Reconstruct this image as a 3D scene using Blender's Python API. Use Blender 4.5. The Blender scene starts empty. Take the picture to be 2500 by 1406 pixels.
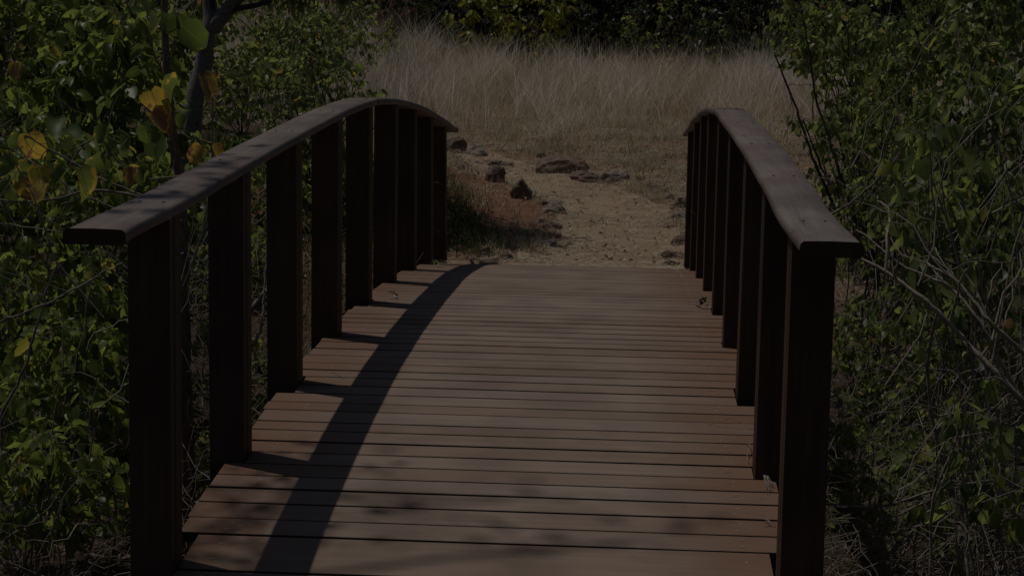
import bpy, math, random
import numpy as np
from mathutils import Vector, Matrix, noise
random.seed(7); rng = np.random.default_rng(11)
scene = bpy.context.scene
col = scene.collection

# ---------------------------------------------------------------- camera
F, XC, HC, PIT, YAW, ROLL = 4140.626, .40987, 1.30494, .13574, .06336, .01696
fw = np.array([-math.sin(YAW)*math.cos(PIT), math.cos(YAW)*math.cos(PIT), -math.sin(PIT)])
r0 = np.cross(fw, [0, 0, 1]); r0 /= np.linalg.norm(r0); u0 = np.cross(r0, fw)
RT = r0*math.cos(ROLL)+u0*math.sin(ROLL); UP = -r0*math.sin(ROLL)+u0*math.cos(ROLL)
CAM = np.array([XC, 0, HC])
cd = bpy.data.cameras.new('camera'); cam = bpy.data.objects.new('camera', cd); col.objects.link(cam)
cd.sensor_width = 36; cd.lens = F/2500*36; cd.clip_end = 500; cd.clip_start = .05
cam.matrix_world = Matrix(((RT[0], UP[0], -fw[0], XC), (RT[1], UP[1], -fw[1], 0), (RT[2], UP[2], -fw[2], HC), (0, 0, 0, 1)))
scene.camera = cam

def ray(px, py): return fw+RT*(px-1250)/F-UP*(py-703)/F
def at(px, py, Y):
    d = ray(px, py); return CAM+d*(Y/d[1])
def sstep(a, b, x):
    t = min(1, max(0, (x-a)/(b-a))); return t*t*(3-2*t)
GY = [-40, 3, 13, 16, 20, 23, 32, 36, 60, 120]; GZ = [-.6, -.45, -.30, -.25, 0, .28, .97, 1.3, 4, 12]
def gz(x, y):
    z = float(np.interp(y, GY, GZ))
    z -= 1.0*math.exp(-((y-8.5)/3.3)**4)
    z += 1.7*sstep(25, 40, y)*sstep(1, 6, -x)
    z += .35*sstep(1.6, 6, abs(x-.2))*sstep(12, 15, y)*sstep(30, 20, y)
    w = sstep(12.5, 14, y)*.6+.4
    z += .05*w*noise.noise(Vector((x*.6, y*.6, 0)))+.016*noise.noise(Vector((x*3, y*3, 4)))
    z += .34*sstep(-.5, -1.6, x+.12*(y-15))*sstep(13.2, 15, y)*sstep(21, 18, y)
    z += .035*sstep(12.5, 14, y)*noise.noise(Vector((x*2.2, y*1.6, 8)))
    # the foot-worn hollow of the path
    z -= .05*sstep(1.1, .3, abs(x-pathx(y)))*sstep(13, 14, y)*sstep(24, 19, y)
    return z
def pathx(y): return float(np.interp(y, [12, 14, 16, 17.5, 19, 22], [.1, .35, .4, .25, -.35, -1.8]))
def ground_hit(px, py):
    d = ray(px, py)
    t = 8.0
    while t < 60:
        P = CAM+d*t
        if P[2] <= gz(P[0], P[1]): return P
        t += .02
    return CAM+d*60

# ---------------------------------------------------------------- materials
def mat(name, build):
    m = bpy.data.materials.new(name); m.use_nodes = True
    nt = m.node_tree; nt.nodes.clear()
    build(nt, Nn(nt)); return m
class Nn:
    def __init__(s, nt): s.nt = nt
    def n(s, t, **k):
        o = s.nt.nodes.new(t)
        for a, v in k.items():
            if a.startswith('i_'):
                o.inputs[a[2:].replace('_', ' ')].default_value = v
            else: setattr(o, a, v)
        return o
    def l(s, a, b): s.nt.links.new(a, b)
    def noise(s, scale, detail=4, vec=None, rough=.6, dist=0):
        o = s.n('ShaderNodeTexNoise'); o.inputs['Scale'].default_value = scale
        o.inputs['Detail'].default_value = detail; o.inputs['Roughness'].default_value = rough
        o.inputs['Distortion'].default_value = dist
        if vec is not None: s.l(vec, o.inputs['Vector'])
        return o.outputs['Fac']
    def ramp(s, fac, stops):
        o = s.n('ShaderNodeValToRGB'); e = o.color_ramp.elements
        while len(e) < len(stops): e.new(.5)
        for i, (p, c) in enumerate(stops):
            e[i].position = p; e[i].color = (*c, 1) if len(c) == 3 else c
        s.l(fac, o.inputs[0]); return o.outputs[0]
    def mapping(s, scale=(1, 1, 1), src='Object', rot=(0, 0, 0)):
        tc = s.n('ShaderNodeTexCoord'); mp = s.n('ShaderNodeMapping')
        mp.inputs['Scale'].default_value = scale; mp.inputs['Rotation'].default_value = rot
        s.l(tc.outputs[src], mp.inputs[0]); return mp.outputs[0]
    def mix(s, f, a, b, mode='MIX'):
        o = s.n('ShaderNodeMix', data_type='RGBA', blend_type=mode)
        for v, i in ((f, 0), (a, 6), (b, 7)):
            if hasattr(v, 'is_output'): s.l(v, o.inputs[i])
            else: o.inputs[i].default_value = v if not isinstance(v, tuple) else (*v, 1)
        return o.outputs[2]
    def math(s, op, a, b=0):
        o = s.n('ShaderNodeMath', operation=op)
        for v, i in ((a, 0), (b, 1)):
            if hasattr(v, 'is_output'): s.l(v, o.inputs[i])
            else: o.inputs[i].default_value = v
        return o.outputs[0]
    def attr(s, name): return s.n('ShaderNodeAttribute', attribute_name=name).outputs['Fac']
    def bump(s, h, dist, strength=1):
        o = s.n('ShaderNodeBump'); o.inputs['Distance'].default_value = dist; o.inputs['Strength'].default_value = strength
        s.l(h, o.inputs['Height']); return o.outputs[0]
    def out(s, sh): s.l(sh, s.n('ShaderNodeOutputMaterial').inputs[0])
    def pbsdf(s, color, rough=.8, normal=None, spec=.3):
        o = s.n('ShaderNodeBsdfPrincipled'); o.inputs['Specular IOR Level'].default_value = spec
        if hasattr(color, 'is_output'): s.l(color, o.inputs[0])
        else: o.inputs[0].default_value = (*color, 1)
        if hasattr(rough, 'is_output'): s.l(rough, o.inputs['Roughness'])
        else: o.inputs['Roughness'].default_value = rough
        if normal is not None: s.l(normal, o.inputs['Normal'])
        return o.outputs[0]

def wood(base_mid, base_alt, axis, tint_attr=False, end_stain=None, rough=.75, gs=1.0):
    def b(nt, N):
        sc = {'x': (1.5, 40, 40), 'y': (40, 1.5, 40), 'z': (40, 40, 1.5)}[axis]
        v = N.mapping(tuple(q*gs for q in sc))
        g = N.noise(1.0, 8, v, .65, .6)
        g2 = N.noise(3.0, 3, N.mapping((1, 1, 1)), .5)
        c = N.mix(N.ramp(g, [(.3, (0, 0, 0)), (.72, (1, 1, 1))]), base_mid, base_alt)
        c = N.mix(N.ramp(g2, [(.4, (0, 0, 0)), (.65, (.6,)*3)]), c, tuple(q*.72 for q in base_alt))
        if axis == 'y':
            c = N.mix(N.ramp(N.noise(5, 5, N.mapping((1, .5, 1)), .65), [(.48, (0, 0, 0)), (.62, (.4,)*3)]), c, (.17, .11, .09))
            c = N.mix(N.ramp(N.noise(2.2, 6, N.mapping((14, 1, 14)), .8), [(.60, (0, 0, 0)), (.66, (.8,)*3)]), c, (.07, .05, .042))
        if end_stain:
            tc = N.n('ShaderNodeTexCoord'); sx = N.n('ShaderNodeSeparateXYZ'); N.l(tc.outputs['Object'], sx.inputs[0])
            ax = N.math('ABSOLUTE', sx.outputs[0])
            ax = N.math('ADD', ax, N.math('MULTIPLY', N.math('SUBTRACT', N.noise(3, 5, N.mapping((1, 2.5, 1))), .5), .55))
            N_ = N.ramp(ax, [(.5, (0, 0, 0)), (.86, (1, 1, 1))])
            c = N.mix(N_, c, N.mix(g, end_stain, tuple(q*.75 for q in end_stain)))
            # dark knots and dirt
            k = N.ramp(N.noise(9, 6, N.mapping((1, 2, 1)), .7), [(.62, (0, 0, 0)), (.74, (1, 1, 1))])
            k = N.math('MULTIPLY', k, N.ramp(ax, [(.3, (.15,)*3), (.9, (.9,)*3)]))
            c = N.mix(k, c, (.075, .05, .038))
        if tint_attr:
            t = N.attr('tint')
            hs = N.n('ShaderNodeHueSaturation'); N.l(c, hs.inputs['Color'])
            N.l(N.math('ADD', N.math('MULTIPLY', t, .14), .93), hs.inputs['Value'])
            N.l(N.math('ADD', N.math('MULTIPLY', t, -.2), 1.12), hs.inputs['Saturation'])
            c = hs.outputs[0]
        nb = N.bump(g, .0025, .8)
        N.out(N.pbsdf(c, rough, nb, .25))
    return b
M = {}
M['deck'] = mat('deck_wood', wood((.285, .213, .167), (.22, .155, .117), 'x', True, (.22, .130, .086)))
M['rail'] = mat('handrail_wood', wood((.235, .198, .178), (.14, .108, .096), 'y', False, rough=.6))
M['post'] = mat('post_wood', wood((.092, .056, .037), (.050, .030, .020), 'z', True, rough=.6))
M['joint'] = mat('dark_board_edge', wood((.05, .035, .028), (.03, .022, .018), 'x'))  # darker wood tone for the sides and undersides of the boards
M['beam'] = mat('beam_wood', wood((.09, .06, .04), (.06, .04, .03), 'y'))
M['nail'] = mat('nail_steel', lambda nt, N: N.out(N.pbsdf((.42, .4, .38), .45, None, .6)))
M['rust'] = mat('dark_screw', lambda nt, N: N.out(N.pbsdf((.045, .034, .03), .7)))

def leafmat(name, dark, light, yellow, brown, yel_lo=.86, trans=.5, patch=False):
    """tint 0..1 per leaf: green shades, then yellow and brown at the top of the range."""
    def b(nt, N):
        t = N.attr('tint'); rim = N.attr('rim')
        c = N.ramp(t, [(0, dark), (yel_lo-.04, light), (yel_lo+.03, yellow), (.985, brown)])
        nz = N.noise(14, 5, N.mapping((1, 1, 1)), .6)
        if patch:
            f = N.math('ADD', N.math('MULTIPLY', rim, .33), N.math('MULTIPLY', N.math('SUBTRACT', nz, .5), 1.6))
            f = N.math('ADD', f, N.math('MULTIPLY', t, .40))
            c = N.mix(N.ramp(f, [(.46, (0, 0, 0)), (.56, (1, 1, 1))]), c, yellow)
            c = N.mix(N.ramp(f, [(.68, (0, 0, 0)), (.73, (1, 1, 1))]), c, brown)
        c = N.mix(N.ramp(nz, [(.35, (.35,)*3), (.7, (0, 0, 0))]), c, tuple(q*.6 for q in dark))
        c = N.mix(N.ramp(rim, [(0, (.5,)*3), (.12, (0, 0, 0))]), c, light)
        p = N.pbsdf(c, .42, N.bump(nz, .004, .5), .35)
        tr = N.n('ShaderNodeBsdfTranslucent')
        hs = N.n('ShaderNodeHueSaturation'); N.l(c, hs.inputs['Color']); hs.inputs['Value'].default_value = 2.45; hs.inputs['Saturation'].default_value = 1.03
        hs.inputs['Hue'].default_value = .482
        N.l(hs.outputs[0], tr.inputs[0])
        mx = N.n('ShaderNodeMixShader'); mx.inputs[0].default_value = trans
        N.l(p, mx.inputs[1]); N.l(tr.outputs[0], mx.inputs[2]); N.out(mx.outputs[0])
    return mat(name, b)
M['leafA'] = leafmat('broad_leaf', (.07, .105, .026), (.20, .255, .055), (.38, .31, .04), (.26, .15, .07), .95)
M['leafB'] = leafmat('vine_leaf', (.07, .10, .032), (.195, .24, .066), (.32, .27, .04), (.22, .12, .05), .95)
M['leafS'] = leafmat('sapling_leaf', (.075, .12, .03), (.18, .23, .05), (.50, .38, .06), (.26, .13, .055), .8, .38, True)
M['leafC'] = leafmat('small_leaf', (.07, .10, .03), (.19, .235, .065), (.34, .27, .05), (.25, .12, .05), .93)
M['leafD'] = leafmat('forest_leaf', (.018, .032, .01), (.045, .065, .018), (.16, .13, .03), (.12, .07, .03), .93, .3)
M['leafE'] = leafmat('drooping_leaf', (.11, .14, .025), (.26, .27, .05), (.36, .24, .05), (.2, .12, .05), .93, .4)
M['leafF'] = leafmat('rusty_leaf', (.07, .05, .025), (.2, .11, .065), (.25, .14, .07), (.2, .1, .05), .9, .3)
M['dryleaf'] = mat('dry_leaf', lambda nt, N: N.out(N.pbsdf(N.ramp(N.attr('tint'), [(0, (.09, .055, .035)), (.6, (.24, .14, .09)), (1, (.36, .26, .18))]), .7)))
def straw(N, st):
    c = N.ramp(N.attr('tint'), st)
    d = N.n('ShaderNodeBsdfDiffuse'); N.l(c, d.inputs[0]); t = N.n('ShaderNodeBsdfTranslucent'); N.l(c, t.inputs[0])
    mx = N.n('ShaderNodeMixShader'); mx.inputs[0].default_value = .4
    N.l(d.outputs[0], mx.inputs[1]); N.l(t.outputs[0], mx.inputs[2]); N.out(mx.outputs[0])
M['straw'] = mat('straw', lambda nt, N: straw(N, [(0, (.20, .15, .08)), (.25, (.42, .345, .22)), (.7, (.68, .59, .44)), (1, (.90, .84, .73))]))
M['green'] = mat('green_blade', lambda nt, N: straw(N, [(0, (.03, .055, .015)), (.7, (.07, .12, .03)), (1, (.16, .18, .06))]))

def bark(c1, c2, scale=14, ring=1.0, c3=None):
    def b(nt, N):
        g = N.noise(scale, 7, N.mapping((1, 1, ring)), .7)
        c = N.ramp(g, [(.3, c1), (.7, c2)])
        if c3: c = N.mix(N.ramp(N.noise(scale*2.5, 4, N.mapping((1, 1, 1))), [(.6, (0, 0, 0)), (.66, (1, 1, 1))]), c, c3)
        N.out(N.pbsdf(c, .85, N.bump(g, .01, .9)))
    return b
M['greybark'] = mat('grey_bark', bark((.085, .078, .07), (.25, .232, .21), 14, 9, (.05, .045, .04)))
M['brownbark'] = mat('brown_bark', bark((.08, .055, .04), (.24, .175, .13), 30, .6, (.30, .26, .22)))
M['twig'] = mat('twig_bark', bark((.11, .088, .066), (.33, .285, .235), 20))
M['paletwig'] = mat('pale_dead_wood', bark((.18, .145, .11), (.40, .34, .275), 25, 1, (.11, .085, .065)))
M['darktwig'] = mat('dark_twig', bark((.03, .024, .02), (.08, .065, .055), 20))

def ground_build(nt, N):
    v = N.mapping((1, 1, 1))
    big = N.noise(1.1, 6, v, .6); fine = N.noise(28, 8, v, .75); mid = N.noise(6, 6, v, .65)
    dirt = N.ramp(fine, [(.3, (.15, .078, .046)), (.7, (.31, .18, .115))])
    strawc = N.ramp(N.noise(45, 6, N.mapping((1, .6, 1)), .8, 1.5), [(.32, (.10, .066, .04)), (.5, (.26, .19, .12)), (.72, (.46, .38, .27))])
    f = N.math('ADD', N.math('MULTIPLY', big, .6), N.math('MULTIPLY', mid, .5))
    c = N.mix(N.ramp(f, [(.50, (0, 0, 0)), (.62, (1, 1, 1))]), dirt, strawc)
    tc = N.n('ShaderNodeTexCoord'); sx = N.n('ShaderNodeSeparateXYZ'); N.l(tc.outputs['Object'], sx.inputs[0])
    # damp dark leaf mould in the gully and on the wood floor
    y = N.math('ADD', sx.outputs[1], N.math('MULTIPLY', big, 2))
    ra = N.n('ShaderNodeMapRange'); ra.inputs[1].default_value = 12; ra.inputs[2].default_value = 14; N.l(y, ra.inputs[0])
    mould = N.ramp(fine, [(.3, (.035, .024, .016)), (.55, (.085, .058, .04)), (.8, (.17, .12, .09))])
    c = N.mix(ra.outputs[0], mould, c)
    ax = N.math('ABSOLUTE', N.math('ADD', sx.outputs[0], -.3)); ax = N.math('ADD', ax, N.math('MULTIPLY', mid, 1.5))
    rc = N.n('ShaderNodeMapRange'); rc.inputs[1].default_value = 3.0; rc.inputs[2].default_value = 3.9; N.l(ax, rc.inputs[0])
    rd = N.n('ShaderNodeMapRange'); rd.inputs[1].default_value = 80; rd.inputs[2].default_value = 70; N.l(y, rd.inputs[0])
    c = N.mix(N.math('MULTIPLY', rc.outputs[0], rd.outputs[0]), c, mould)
    br = N.math('ADD', N.attr('bare'), N.math('MULTIPLY', N.math('SUBTRACT', fine, .5), .8))
    c = N.mix(N.ramp(br, [(.4, (0, 0, 0)), (.6, (1, 1, 1))]), c, N.ramp(fine, [(.3, (.14, .066, .038)), (.7, (.30, .155, .095))]))
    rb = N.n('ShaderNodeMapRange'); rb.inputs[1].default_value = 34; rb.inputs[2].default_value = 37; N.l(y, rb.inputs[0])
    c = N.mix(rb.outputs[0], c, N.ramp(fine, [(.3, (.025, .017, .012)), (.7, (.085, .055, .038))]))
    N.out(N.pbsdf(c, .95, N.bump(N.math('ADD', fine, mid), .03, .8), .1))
M['ground'] = mat('ground_soil', ground_build)
def rockmat(name, a, b_, lich=(.30, .29, .26)):
    def b(nt, N):
        g = N.noise(9, 9, N.mapping((1, 1, 1.6)), .7)
        c = N.ramp(g, [(.3, a), (.7, b_)])
        c = N.mix(N.ramp(N.noise(22, 5, N.mapping((1, 1, 1)), .7), [(.58, (0, 0, 0)), (.66, (.8,)*3)]), c, lich)
        N.out(N.pbsdf(c, .9, N.bump(g, .03, 1), .2))
    return mat(name, b)
M['rock_grey'] = rockmat('grey_stone', (.16, .128, .10), (.36, .30, .245))
M['rock_brown'] = rockmat('brown_stone', (.12, .08, .06), (.28, .19, .142), (.26, .21, .18))
M['rock_dark'] = rockmat('dark_stone', (.09, .066, .050), (.22, .165, .125), (.34, .33, .30))

# ---------------------------------------------------------------- object helpers
def link(name, mesh_or_none, m=None, parent=None):
    o = bpy.data.objects.new(name, mesh_or_none); col.objects.link(o)
    if m is not None: mesh_or_none.materials.append(m)
    if parent is not None: o.parent = parent
    return o
def tag(o, label=None, cat=None, group=None, kind=None):
    for k, v in (('label', label), ('category', cat), ('group', group), ('kind', kind)):
        if v: o[k] = v
    return o
def empty(name, loc=(0, 0, 0)):
    o = bpy.data.objects.new(name, None); col.objects.link(o); o.location = loc; o.empty_display_size = .1; return o
def tri_mesh(name, V, T, attrs=None, smooth=True):
    me = bpy.data.meshes.new(name); V = np.asarray(V, np.float32); T = np.asarray(T, np.int32)
    me.vertices.add(len(V)); me.vertices.foreach_set('co', V.ravel())
    k = T.shape[1]
    me.loops.add(T.size); me.loops.foreach_set('vertex_index', T.ravel())
    me.polygons.add(len(T)); me.polygons.foreach_set('loop_start', np.arange(len(T), dtype=np.int32)*k)
    me.polygons.foreach_set('use_smooth', np.full(len(T), smooth))
    if attrs:
        for n, a in attrs.items():
            at_ = me.attributes.new(n, 'FLOAT', 'POINT'); at_.data.foreach_set('value', np.asarray(a, np.float32))
    me.update(calc_edges=True); me.validate(); return me
class Tubes:
    def __init__(s, sides=5): s.V = []; s.F = []; s.n = 0; s.k = sides
    def add(s, pts, rad):
        P = np.array(pts, float); m = len(P); k = s.k
        T = np.gradient(P, axis=0); T /= np.linalg.norm(T, axis=1)[:, None]+1e-9
        ref = np.array([.3, .9, .1]) if abs(T[0] @ np.array([.3, .9, .1])) < .9 else np.array([1., 0, 0])
        A = np.cross(T, ref); A /= np.linalg.norm(A, axis=1)[:, None]+1e-9
        B = np.cross(T, A); th = np.arange(k)*2*math.pi/k
        R = np.interp(np.linspace(0, 1, m), np.linspace(0, 1, len(rad)), rad)
        V = P[:, None]+R[:, None, None]*(A[:, None]*np.cos(th)[None, :, None]+B[:, None]*np.sin(th)[None, :, None])
        s.V.append(V.reshape(-1, 3))
        i = np.arange(m-1)[:, None]*k; j = np.arange(k)[None]; j2 = (j+1) % k
        s.F.append(np.stack([i+j, i+j2, i+k+j2, i+k+j], -1).reshape(-1, 4)+s.n)
        s.n += m*k
    def build(s, name, m, parent=None):
        return link(name, tri_mesh(name, np.concatenate(s.V), np.concatenate(s.F)), m, parent)
def curve(a, b, n=7, sag=0., wob=.0, r=None):
    a = np.array(a, float); b = np.array(b, float); r = r or random
    L = np.linalg.norm(b-a); t = np.linspace(0, 1, n)[:, None]
    P = a+(b-a)*t
    P[:, 2] += (sag*4*t*(1-t))[:, 0]*L
    if wob:
        ph = [r.uniform(0, 6) for _ in range(6)]
        for d in range(3):
            P[:, d] += wob*L*(np.sin(t[:, 0]*5+ph[d])-np.sin(ph[d])*(1-t[:, 0])-np.sin(5+ph[d])*t[:, 0])*.5+wob*L*.3*(np.sin(t[:, 0]*13+ph[d+3])-np.sin(ph[d+3])*(1-t[:, 0])-np.sin(13+ph[d+3])*t[:, 0])
    return P
# leaf template: rows (t along, w across, rim)
def leaf_template(heart=.08, wide=.38, tip=.24):
    v = [(0, 0, 0), (.33, 0, 0), (.68, 0, 0), (1, 0, 1)]
    for s in (1, -1):
        v += [(-heart, s*wide*.55, 1), (.12, s*wide, 1), (.42, s*wide*.92, 1), (.74, s*tip, 1)]
    f = []
    for b, fl in ((4, 0), (8, 1)):
        for tr in ((0, b, b+1), (0, b+1, 1), (1, b+1, b+2), (1, b+2, 2), (2, b+2, b+3), (2, b+3, 3)):
            f.append(tr if not fl else tr[::-1])
    return np.array(v, float), np.array(f)
LT_HEART = leaf_template(); LT_OVAL = leaf_template(-.06, .30, .2); LT_BIG = leaf_template(.12, .52, .40)
LT_TINY = (np.array([(0, 0, 0), (.45, .28, 1), (1, 0, 1), (.45, -.28, 1)], float), np.array([(0, 1, 2), (0, 2, 3)]))
def leaves_mesh(name, pos, axis, nrm, size, tint, tmpl, fold=.35, droop=.3):
    v, f = tmpl; n = len(pos)
    pos = np.asarray(pos); a = np.asarray(axis); a = a/np.linalg.norm(a, axis=1)[:, None]
    nr = np.asarray(nrm); w = np.cross(nr, a); w /= np.linalg.norm(w, axis=1)[:, None]+1e-9; nr = np.cross(a, w)
    s = np.asarray(size)[:, None, None]
    fo = (fold*rng.uniform(.2, 1.6, n))[:, None, None]; dr = (droop*rng.uniform(-.4, 1.8, n))[:, None, None]
    wr = (rng.uniform(-.12, .12, (n, len(v))))[:, :, None]
    t = v[None, :, 0, None]; x = v[None, :, 1, None]
    P = pos[:, None]+s*(a[:, None]*t+w[:, None]*x*(1-.25*np.minimum(fo, 1))+nr[:, None]*(np.abs(x)*fo-dr*t*t+wr*np.abs(x)*1.6))
    T = (f[None]+(np.arange(n)*len(v))[:, None, None]).reshape(-1, 3)
    return tri_mesh(name, P.reshape(-1, 3), T, {'tint': np.repeat(tint, len(v)), 'rim': np.tile(v[:, 2], n)})
def boxes(name, bs, m, parent, bevel=0, tint=None):
    """bs: list of 8-corner arrays (bottom 4 ccw, top 4 ccw)"""
    V = []; Fc = []; tt = []
    for i, c in enumerate(bs):
        b = len(V); V += [tuple(q) for q in c]
        Fc += [(b+3, b+2, b+1, b), (b+4, b+5, b+6, b+7), (b, b+1, b+5, b+4), (b+1, b+2, b+6, b+5), (b+2, b+3, b+7, b+6), (b+3, b, b+4, b+7)]
        tt += [tint[i] if tint is not None else .5]*8
    me = bpy.data.meshes.new(name); me.from_pydata(V, [], Fc)
    a = me.attributes.new('tint', 'FLOAT', 'POINT'); a.data.foreach_set('value', tt)
    o = link(name, me, m, parent)
    if bevel:
        md = o.modifiers.new('bevel', 'BEVEL'); md.width = bevel; md.segments = 2; md.limit_method = 'ANGLE'
    return o
def box8(x0, x1, y0, y1, z0, z1):
    return [(x0, y0, z0), (x1, y0, z0), (x1, y1, z0), (x0, y1, z0), (x0, y0, z1), (x1, y0, z1), (x1, y1, z1), (x0, y1, z1)]

# ---------------------------------------------------------------- ground and path
def bare(x, y):
    n = noise.noise(Vector((x*2.0, y*1.2, 50)))*.5
    return sstep(-.25, -.75, x-.10*(y-15)+n*.6)*sstep(13.0, 13.6, y+n)*sstep(19.2, 17.6, y+n*2)*sstep(-3.2, -2.4, x)
def build_ground():
    xs = np.concatenate([np.linspace(-60, -9, 18), np.linspace(-8.6, 9, 120), np.linspace(9.5, 60, 18)])
    ys = np.concatenate([np.linspace(-40, 2.5, 14), np.linspace(2.8, 38, 240), np.linspace(39, 120, 30)])
    V = [(x, y, gz(x, y)) for y in ys for x in xs]; nx = len(xs)
    Fq = [(j*nx+i, j*nx+i+1, (j+1)*nx+i+1, (j+1)*nx+i) for j in range(len(ys)-1) for i in range(nx-1)]
    o = link('ground', tri_mesh('ground', V, Fq, {'bare': [bare(v[0], v[1]) for v in V]}), M['ground']); tag(o, kind='structure', label='red brown soil with straw and leaf mould', cat='ground')
build_ground()
def path_build(nt, N):
    v = N.mapping((1, 1, 1)); fine = N.noise(30, 8, v, .75); mid = N.noise(3.2, 6, v, .65)
    dirt = N.ramp(fine, [(.3, (.22, .145, .095)), (.7, (.36, .255, .175))])
    st = N.ramp(N.noise(50, 6, N.mapping((.7, 1.4, 1)), .8, 1.5), [(.33, (.22, .152, .10)), (.5, (.37, .28, .195)), (.68, (.58, .48, .36))])
    N.out(N.pbsdf(N.mix(N.ramp(mid, [(.40, (.05,)*3), (.62, (.8,)*3)]), dirt, st), .95, N.bump(N.math('ADD', fine, mid), .02, .8), .1))
M['path'] = mat('trodden_earth', path_build)
def build_path():
    V = []; Fq = []; ys = np.linspace(13.0, 21.8, 110); n = 22
    for y in ys:
        hw = float(np.interp(y, [13, 14, 16, 18, 20, 21.8], [.85, .75, .62, .6, .5, .25]))
        hw1 = hw+.12*noise.noise(Vector((1.7, y*2.1, 0)))+.05*noise.noise(Vector((1.7, y*9, 0)))
        hw2 = hw+.12*noise.noise(Vector((7.7, y*2.1, 0)))+.05*noise.noise(Vector((5.7, y*9, 0)))
        for i in range(n):
            x = pathx(y)-hw1+(hw1+hw2)*i/(n-1)
            V.append((x, y, gz(x, y)+.010))
    for j in range(len(ys)-1):
        for i in range(n-1): Fq.append((j*n+i, j*n+i+1, (j+1)*n+i+1, (j+1)*n+i))
    o = link('path', tri_mesh('path', V, Fq), M['path']); tag(o, kind='structure', label='trodden earth path strewn with straw', cat='path')
build_path()

# ---------------------------------------------------------------- footbridge
Y1, SP, K, YM = 4.94995, .98639, .01633, 8.71535
def dz(y): return -K*(y-YM)**2
bridge = empty('footbridge', (0, YM, 0)); tag(bridge, 'arched wooden footbridge with plank deck, square posts and two curved handrails', 'footbridge')
def bpart(o): o.parent = bridge; o.matrix_parent_inverse = Matrix.Translation((0, -YM, 0)); return o
gaps = [5.283, 5.416, 5.557, 5.68, 5.802, 5.932, 6.063, 6.199, 6.312, 6.459, 6.581, 6.71, 6.848, 6.984, 7.106, 7.241, 7.384, 7.529, 7.683, 7.800, 7.923]
r_ = random.Random(3)
ylist = [4.06]
while ylist[-1] < 5.1: ylist.append(ylist[-1]+.1357)
ylist = ylist[:-1]+gaps
ylist[-len(gaps)-1] = 5.148
while ylist[-1] < 13.3: ylist.append(ylist[-1]+r_.uniform(.122, .138))
posty = [Y1+i*SP for i in range(9)]           # back faces
PW, PT = .125, .13
planks = []; tints = []; nails = []
for i in range(len(ylist)-1):
    a, b = ylist[i], ylist[i+1]
    g = r_.choice([.008, .015, .016, .017, .018, .019, .022])*.5
    y0, y1 = a+g, b-g
    hl = .968+r_.uniform(-.008, .008); hr = .968+r_.uniform(-.008, .008)
    for py in posty:                            # boards are cut back round the posts
        if y1 > py-PT+.02 and y0 < py-.02: hl = hr = .896
    lift = r_.uniform(-.0006, .0006); th = .035; tw = r_.uniform(-.001, .001)
    # plank with a gently wavy edge: built as strips along x
    n = 25; rows = []
    ph = r_.uniform(0, 9)
    for q in range(n):
        x = -hl+(hl+hr)*q/(n-1)
        e0 = .0016*noise.noise(Vector((x*2, a*7, 1)))+.0008*math.sin(x*9+ph); e1 = .0016*noise.noise(Vector((x*2, b*7, 5)))
        z0 = dz(y0)+lift+tw*x; z1 = dz(y1)+lift+tw*x; zc = (z0+z1)/2+.0004
        bv = .0018
        rows.append([(x, y0+e0, z0-th), (x, y0+e0, z0-bv), (x, y0+e0+bv, z0), (x, (y0+y1)/2, zc), (x, y1+e1-bv, z1), (x, y1+e1, z1-bv), (x, y1+e1, z1-th)])
    planks.append(rows); tints.append(r_.random())
    for s, h in ((-1, hl), (1, hr)):
        for fy in (.28, .72):
            if abs(h-.896) > .01 or True:
                xx = s*(min(h, .9)-.085+r_.uniform(-.012, .012)); yy = y0+(y1-y0)*fy
                nails.append((xx, yy, dz(yy)+lift+.0012))
V = []; Fq = []; tt = []
for rows, t in zip(planks, tints):
    b = len(V); m = 7
    for r in rows: V += r
    n = len(rows)
    for i in range(n-1):
        for j in range(m):
            j2 = (j+1) % m
            Fq.append((b+i*m+j, b+i*m+j2, b+(i+1)*m+j2, b+(i+1)*m+j))
    Fq.append(tuple(b+j for j in range(m))[::-1]); Fq.append(tuple(b+(n-1)*m+j for j in range(m)))
    tt += [t]*(n*m)
me = bpy.data.meshes.new('deck'); me.from_pydata(V, [], [f[::-1] for f in Fq])
a_ = me.attributes.new('tint', 'FLOAT', 'POINT'); a_.data.foreach_set('value', tt)
me.materials.append(M['deck']); me.materials.append(M['joint'])
me.polygons.foreach_set('material_index', [1 if abs(p.normal.y) > .95 or p.normal.z < -.9 else 0 for p in me.polygons])
deck = bpart(link('deck', me))
# nail heads: small discs let into the boards, part of the deck's own pattern
nv = []; nf = []
for (x, y, z) in nails:
    b = len(nv); rr = .0042
    for q in range(8): nv.append((x+rr*math.cos(q*.785), y+rr*math.sin(q*.785), z))
    nv.append((x, y, z+.0012))
    for q in range(8): nf.append((b+q, b+(q+1) % 8, b+8))
o = bpart(link('nail_heads', tri_mesh('nail_heads', nv, nf), M['nail'])); o.parent = deck; o.matrix_parent_inverse = Matrix(); tag(o, kind='stuff')
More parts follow.
